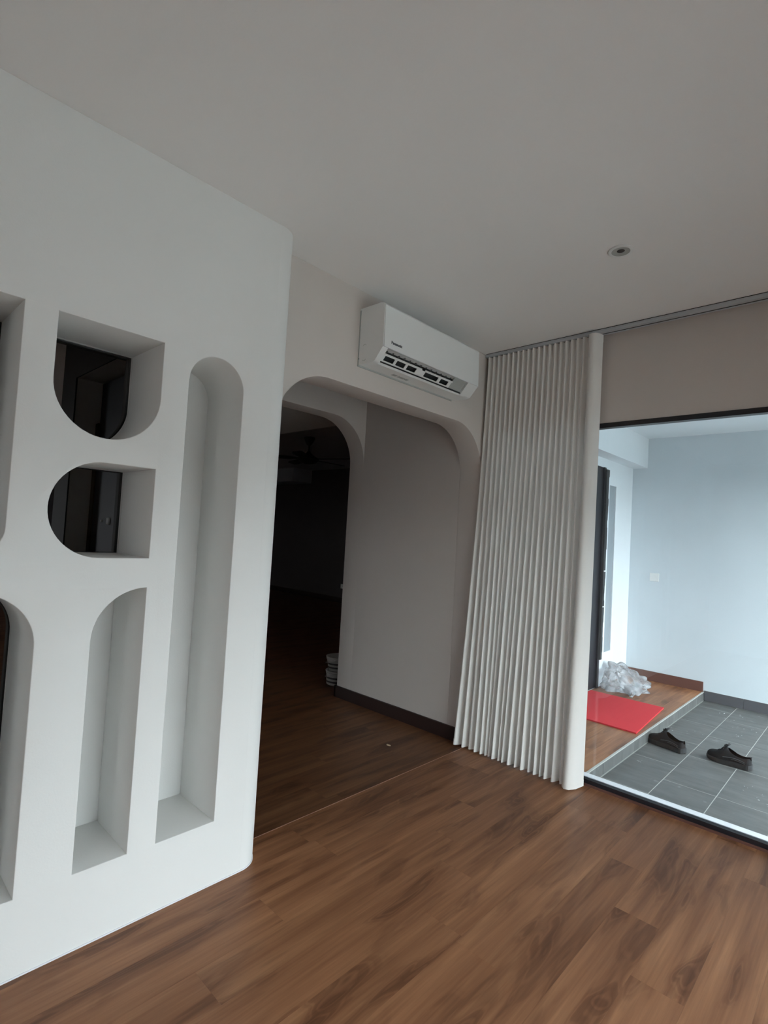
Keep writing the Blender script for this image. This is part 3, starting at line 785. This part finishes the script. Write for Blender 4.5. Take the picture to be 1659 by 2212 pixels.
# ------------------------------------------------------------------ red mat
mt = thing('door_mat', (-1.72, 4.81, 0), 'bright red mat lying on the raised porch landing', 'mat')
bm = bmesh.new()
prism_z(bm, [(-2.075, 4.375), (-1.372, 4.36), (-1.432, 5.262), (-2.08, 5.255)], 0.0005, 0.011)
obj('pile', bm, 'red_mat', mt)
bm = bmesh.new()
rr = random.Random(5)
for k in range(40):
    t = rr.random(); x0 = -2.05+0.68*t
    tube(bm, [(x0, 4.374, 0.006), (x0+rr.uniform(-.01, .01), 4.374-rr.uniform(0.004, 0.016), 0.003)], 0.0009, 4)
obj('frayed_edge', bm, 'red_mat', mt)['kind'] = 'stuff'

# ------------------------------------------------------------------ plastic bag
bg_ = bmesh.new()
bmesh.ops.create_icosphere(bg_, subdivisions=5, radius=1.0)
for v in bg_.verts:
    p = v.co.copy()
    r = 1.0+0.34*noise.noise(p*1.5+Vector((3, 1, 7)))
    c1 = abs(noise.noise(p*1.9+Vector((1, 5, 2)))); c2 = abs(noise.noise(p*3.6+Vector((9, 4, 2))))
    r *= 0.86+0.42*c1+0.16*c2
    q = p*r
    x, y, z = q.x*0.20, q.y*0.26, max(q.z, -0.45)*0.125
    hi = max(0, q.z)
    x -= 0.06*hi; y += 0.02*hi
    z += 0.045*max(0, q.z)*(1 if q.x < 0.1 else 0.3)
    v.co = Vector((x, y, z+0.058))
for v in bg_.verts: v.co += Vector((-1.885, 5.62, 0.0015)); v.co.z = max(v.co.z, 0.0015); v.co.x = max(v.co.x, -2.085)
bag = thing('plastic_bag', (-1.9, 5.6, 0), 'crumpled clear plastic bag lying beside the red mat', 'bag')
obj('film', bg_, 'film', bag, smooth=50)
# loose flap reaching towards the landing edge
bm = bmesh.new(); nu, nv = 22, 12; G = []
for i in range(nu+1):
    row = []
    for j in range(nv+1):
        u, v_ = i/nu, j/nv
        x = -1.93+0.20*u; y = 5.36+0.26*v_-0.03*u
        z = 0.012+0.075*(1-u)**1.3+0.035*abs(noise.noise(Vector((u*4, v_*3, 2.2))))+0.02*math.sin(v_*9+u*4)*(1-u*0.5)
        row.append(bm.verts.new((x, y, max(0.003, z))))
    G.append(row)
for a, b in zip(G, G[1:]):
    for j in range(nv): bm.faces.new((a[j], b[j], b[j+1], a[j+1]))
obj('flap', bm, 'film', bag, smooth=60)

# ------------------------------------------------------------------ shoes
def shoe(cx, cy, rz, label, flip):
    L = 0.285
    root = thing('sneaker', (cx, cy, ZT), label, 'shoe', 'black sneakers on the porch tiles', rz)
    mw = Matrix.Translation((cx, cy, ZT)) @ Matrix.Rotation(rz, 4, 'Z')
    sgn = -1 if flip else 1
    def add(bm, name, material, sm=50, lab=None, par=None):
        bm.transform(mw)
        o = obj(name, bm, material, par or root, smooth=sm)
        if lab: o['label'] = lab
        return o
    # u = 0 toe .. 1 heel ; x local from -L/2 (toe) to L/2
    def hw(u):   # half width
        pts = [(0, .010), (.015, .020), (.05, .032), (.12, .043), (.28, .050), (.42, .048), (.58, .041), (.75, .038), (.88, .038), (.94, .034), (.98, .024), (.995, .013), (1, .008)]
        for (a, b), (c, d) in zip(pts, pts[1:]):
            if u <= c: return b+(d-b)*(u-a)/(c-a)
        return pts[-1][1]
    def cyo(u): return sgn*0.008*math.sin(math.pi*min(1, u*1.15))
    NU = 34
    US = [(1-math.cos(math.pi*i/34))/2*0.55+(i/34)*0.45 for i in range(35)]
    # sole, thick and sculpted
    bm = bmesh.new(); rings = []
    for i in range(NU+1):
        u = US[i]; x = -L/2+L*u; h0 = 0.012*max(0, (0.16-u)/0.16)**1.6+0.008*max(0, (u-0.93)/0.07)**1.5; h1 = 0.026+0.012*u
        wv = hw(u)*1.06+(0.0025 if i % 2 else 0)
        c = cyo(u)
        rings.append([bm.verts.new((x, c-wv*0.94, h0)), bm.verts.new((x, c-wv, h0+0.012)), bm.verts.new((x, c-wv*0.99, h0*0.5+h1)), bm.verts.new((x, c+wv*0.99, h0*0.5+h1)), bm.verts.new((x, c+wv, h0+0.012)), bm.verts.new((x, c+wv*0.94, h0))])
    for a, b in zip(rings, rings[1:]):
        for k in range(6): bm.faces.new((a[k], b[k], b[(k+1) % 6], a[(k+1) % 6]))
    bm.faces.new(rings[0]); bm.faces.new(rings[-1][::-1])
    add(bm, 'sole', 'shoe_sole', 35)
    # upper: closed in front, open collar behind the instep
    def top(u):
        pts = [(0, .044), (.03, .056), (.08, .065), (.16, .070), (.24, .074), (.31, .084), (.38, .101), (.45, .112), (.50, .111), (.57, .098), (.66, .084), (.78, .076), (.88, .078), (.95, .086), (.985, .084), (1, .070)]
        for (a, b), (c, d) in zip(pts, pts[1:]):
            if u <= c: return b+(d-b)*(u-a)/(c-a)
        return pts[-1][1]
    def opening(u):   # half angle of the collar opening
        if u < 0.50: return 0
        return min(1, (u-0.50)/0.10)*math.radians(40)
    NV = 18; bm = bmesh.new(); rings = []; inner = []
    for i in range(NU+1):
        u = US[i]; x = -L/2+0.004+(L-0.010)*u; wv = hw(u)*0.97; zb = 0.030+0.010*u; h = top(u)-zb; op = opening(u) if u < 0.985 else math.radians(40)
        r = []; rin = []
        for j in range(NV+1):
            th = math.pi*j/NV
            # compress the angles away from the opening
            if op > 0:
                half = math.pi/2-op
                th = th*half/(math.pi/2) if j <= NV/2 else math.pi-(math.pi-th)*half/(math.pi/2)
            cc, ss = math.cos(th), math.sin(th)
            y = wv*math.copysign(abs(cc)**0.75, cc); z = zb+h*min(1, abs(ss)**0.8/(math.cos(op)**0.8 if op else 1))
            r.append(bm.verts.new((x, cyo(u)+y, z)))
        rings.append(r)
    mid = NV//2
    for i in range(NU):
        a, b = rings[i], rings[i+1]
        for j in range(NV):
            if opening((US[i]+US[i+1])/2) > 0 and j in (mid-1, mid): continue
            bm.faces.new((a[j], b[j], b[j+1], a[j+1]))
    bm.faces.new(rings[0])
    last = rings[-1]
    bm.faces.new(last[::-1])
    upper = add(bm, 'upper', 'shoe_upper', 60)
    # lining / insole
    bm = bmesh.new(); pa = []
    for i in range(9):
        u = 0.50+0.45*i/8; pa.append((u, hw(u)*0.86))
    lo_ = [bm.verts.new((-L/2+L*u, cyo(u)-w_, 0.050)) for u, w_ in pa]; hi_ = [bm.verts.new((-L/2+L*u, cyo(u)+w_, 0.050)) for u, w_ in pa]
    for i in range(8): bm.faces.new((lo_[i], lo_[i+1], hi_[i+1], hi_[i]))
    add(bm, 'insole', 'shoe_lining', None)
    # tongue
    bm = bmesh.new(); a = []
    for i in range(7):
        u = 0.33+0.14*i/6; z = top(u)+0.004+0.026*(i/6)**2; x = -L/2+L*u+0.010*(i/6)**2
        a.append([bm.verts.new((x, cyo(u)-0.020, z-0.004)), bm.verts.new((x, cyo(u), z+0.003)), bm.verts.new((x, cyo(u)+0.020, z-0.004)), bm.verts.new((x+0.004, cyo(u)+0.019, z-0.010)), bm.verts.new((x+0.004, cyo(u)-0.019, z-0.010))])
    for p_, q_ in zip(a, a[1:]):
        for k in range(5): bm.faces.new((p_[k], q_[k], q_[(k+1) % 5], p_[(k+1) % 5]))
    bm.faces.new(a[0]); bm.faces.new(a[-1][::-1])
    add(bm, 'tongue', 'shoe_upper', 50)
    bm = bmesh.new()
    for i in range(4):
        u = 0.26+0.05*i; z = top(u)+0.003; x = -L/2+L*u; c = cyo(u)
        tube(bm, [(x, c-0.024, z-0.010), (x+0.004, c-0.012, z+0.002), (x+0.008, c, z+0.004), (x+0.012, c+0.012, z+0.002), (x+0.014, c+0.024, z-0.010)], 0.0024, 6)
    xk, c, z = -L/2+L*0.44, cyo(0.44), top(0.44)+0.016
    for s_ in (-1, 1):
        tube(bm, [(xk, c, z-0.006), (xk-0.006, c+s_*0.010, z+0.002), (xk-0.004, c+s_*0.020, z), (xk+0.003, c+s_*0.015, z-0.007), (xk, c, z-0.006)], 0.0034, 6)
        tube(bm, [(xk, c, z-0.006), (xk-0.008, c+s_*0.016, z-0.012), (xk-0.010, c+s_*0.030, z-0.026)], 0.0026, 6)
    add(bm, 'laces', 'shoe_upper', 50, par=upper)
    bm = bmesh.new()
    pl = []
    for i in range(9):
        u = 0.42+0.46*i/8; pl.append((-L/2+L*u, cyo(u)-hw(u)*0.985-0.001, 0.052+0.010*math.sin(i/8*math.pi)))
    tube(bm, pl, 0.0022, 6)
    pl2 = [(x_, y_+0.0, z_-0.010) for x_, y_, z_ in pl[3:]]
    tube(bm, pl2, 0.0018, 6)
    add(bm, 'side_stripe', 'shoe_trim', 50, par=upper)
    # heel loop
    bm = bmesh.new(); tube(bm, [(L/2-0.014, cyo(1)-0.006, 0.078), (L/2-0.004, cyo(1), 0.092), (L/2-0.014, cyo(1)+0.006, 0.078)], 0.0022, 6)
    add(bm, 'heel_loop', 'shoe_upper', 50, par=upper)
shoe(-1.205, 4.53, math.radians(-16), 'black sneaker lying nearest the landing step', False)
shoe(-0.805, 4.56, math.radians(-8), 'black sneaker out on the open porch tiles', True)

# ------------------------------------------------------------------ crumbs
bm = bmesh.new(); rr = random.Random(11)
spots = [(-1.02, 5.75), (-0.98, 5.95), (-0.90, 5.55), (-0.86, 5.35), (-1.10, 5.9), (-1.28, 5.0), (-0.78, 5.6), (-1.15, 5.1), (-0.62, 4.2), (-0.55, 4.05), (-0.42, 3.5), (-1.25, 4.1)]
for x, y in spots:
    for _ in range(4):
        px, py, s_ = x+rr.gauss(0, .03), y+rr.gauss(0, .03), rr.uniform(0.002, 0.0065)
        n0 = [bm.verts.new((px+s_*math.cos(a)*rr.uniform(.5, 1.4), py+s_*math.sin(a)*rr.uniform(.4, 1.2), ZT+0.0006)) for a in (0, 1.3, 2.5, 3.8, 5.1)]
        t0 = bm.verts.new((px, py, ZT+0.003)); bm.faces.new(n0[::-1])
        for k in range(5): bm.faces.new((n0[k], n0[(k+1) % 5], t0))
cr = obj('plaster_crumbs', bm, 'crumb'); tag(cr, 'white plaster crumbs scattered on the porch tiles', 'debris', kind='stuff')
bm = bmesh.new(); c = (-2.407, 2.708)
b0 = [bm.verts.new((c[0]+0.018*math.cos(a)*(1+.2*math.sin(3*a)), c[1]+0.009*math.sin(a), 0.0006)) for a in [2*math.pi*i/10 for i in range(10)]]
t1 = [bm.verts.new((v.co.x*0.9+c[0]*0.1, v.co.y*0.9+c[1]*0.1, 0.004)) for v in b0]
bm.faces.new(b0[::-1]); bm.faces.new(t1)
for i in range(10): bm.faces.new((b0[i], b0[(i+1) % 10], t1[(i+1) % 10], t1[i]))
tag(obj('wood_chip', bm, 'beige_chip'), 'tiny beige chip lying on the passage floor', 'debris')
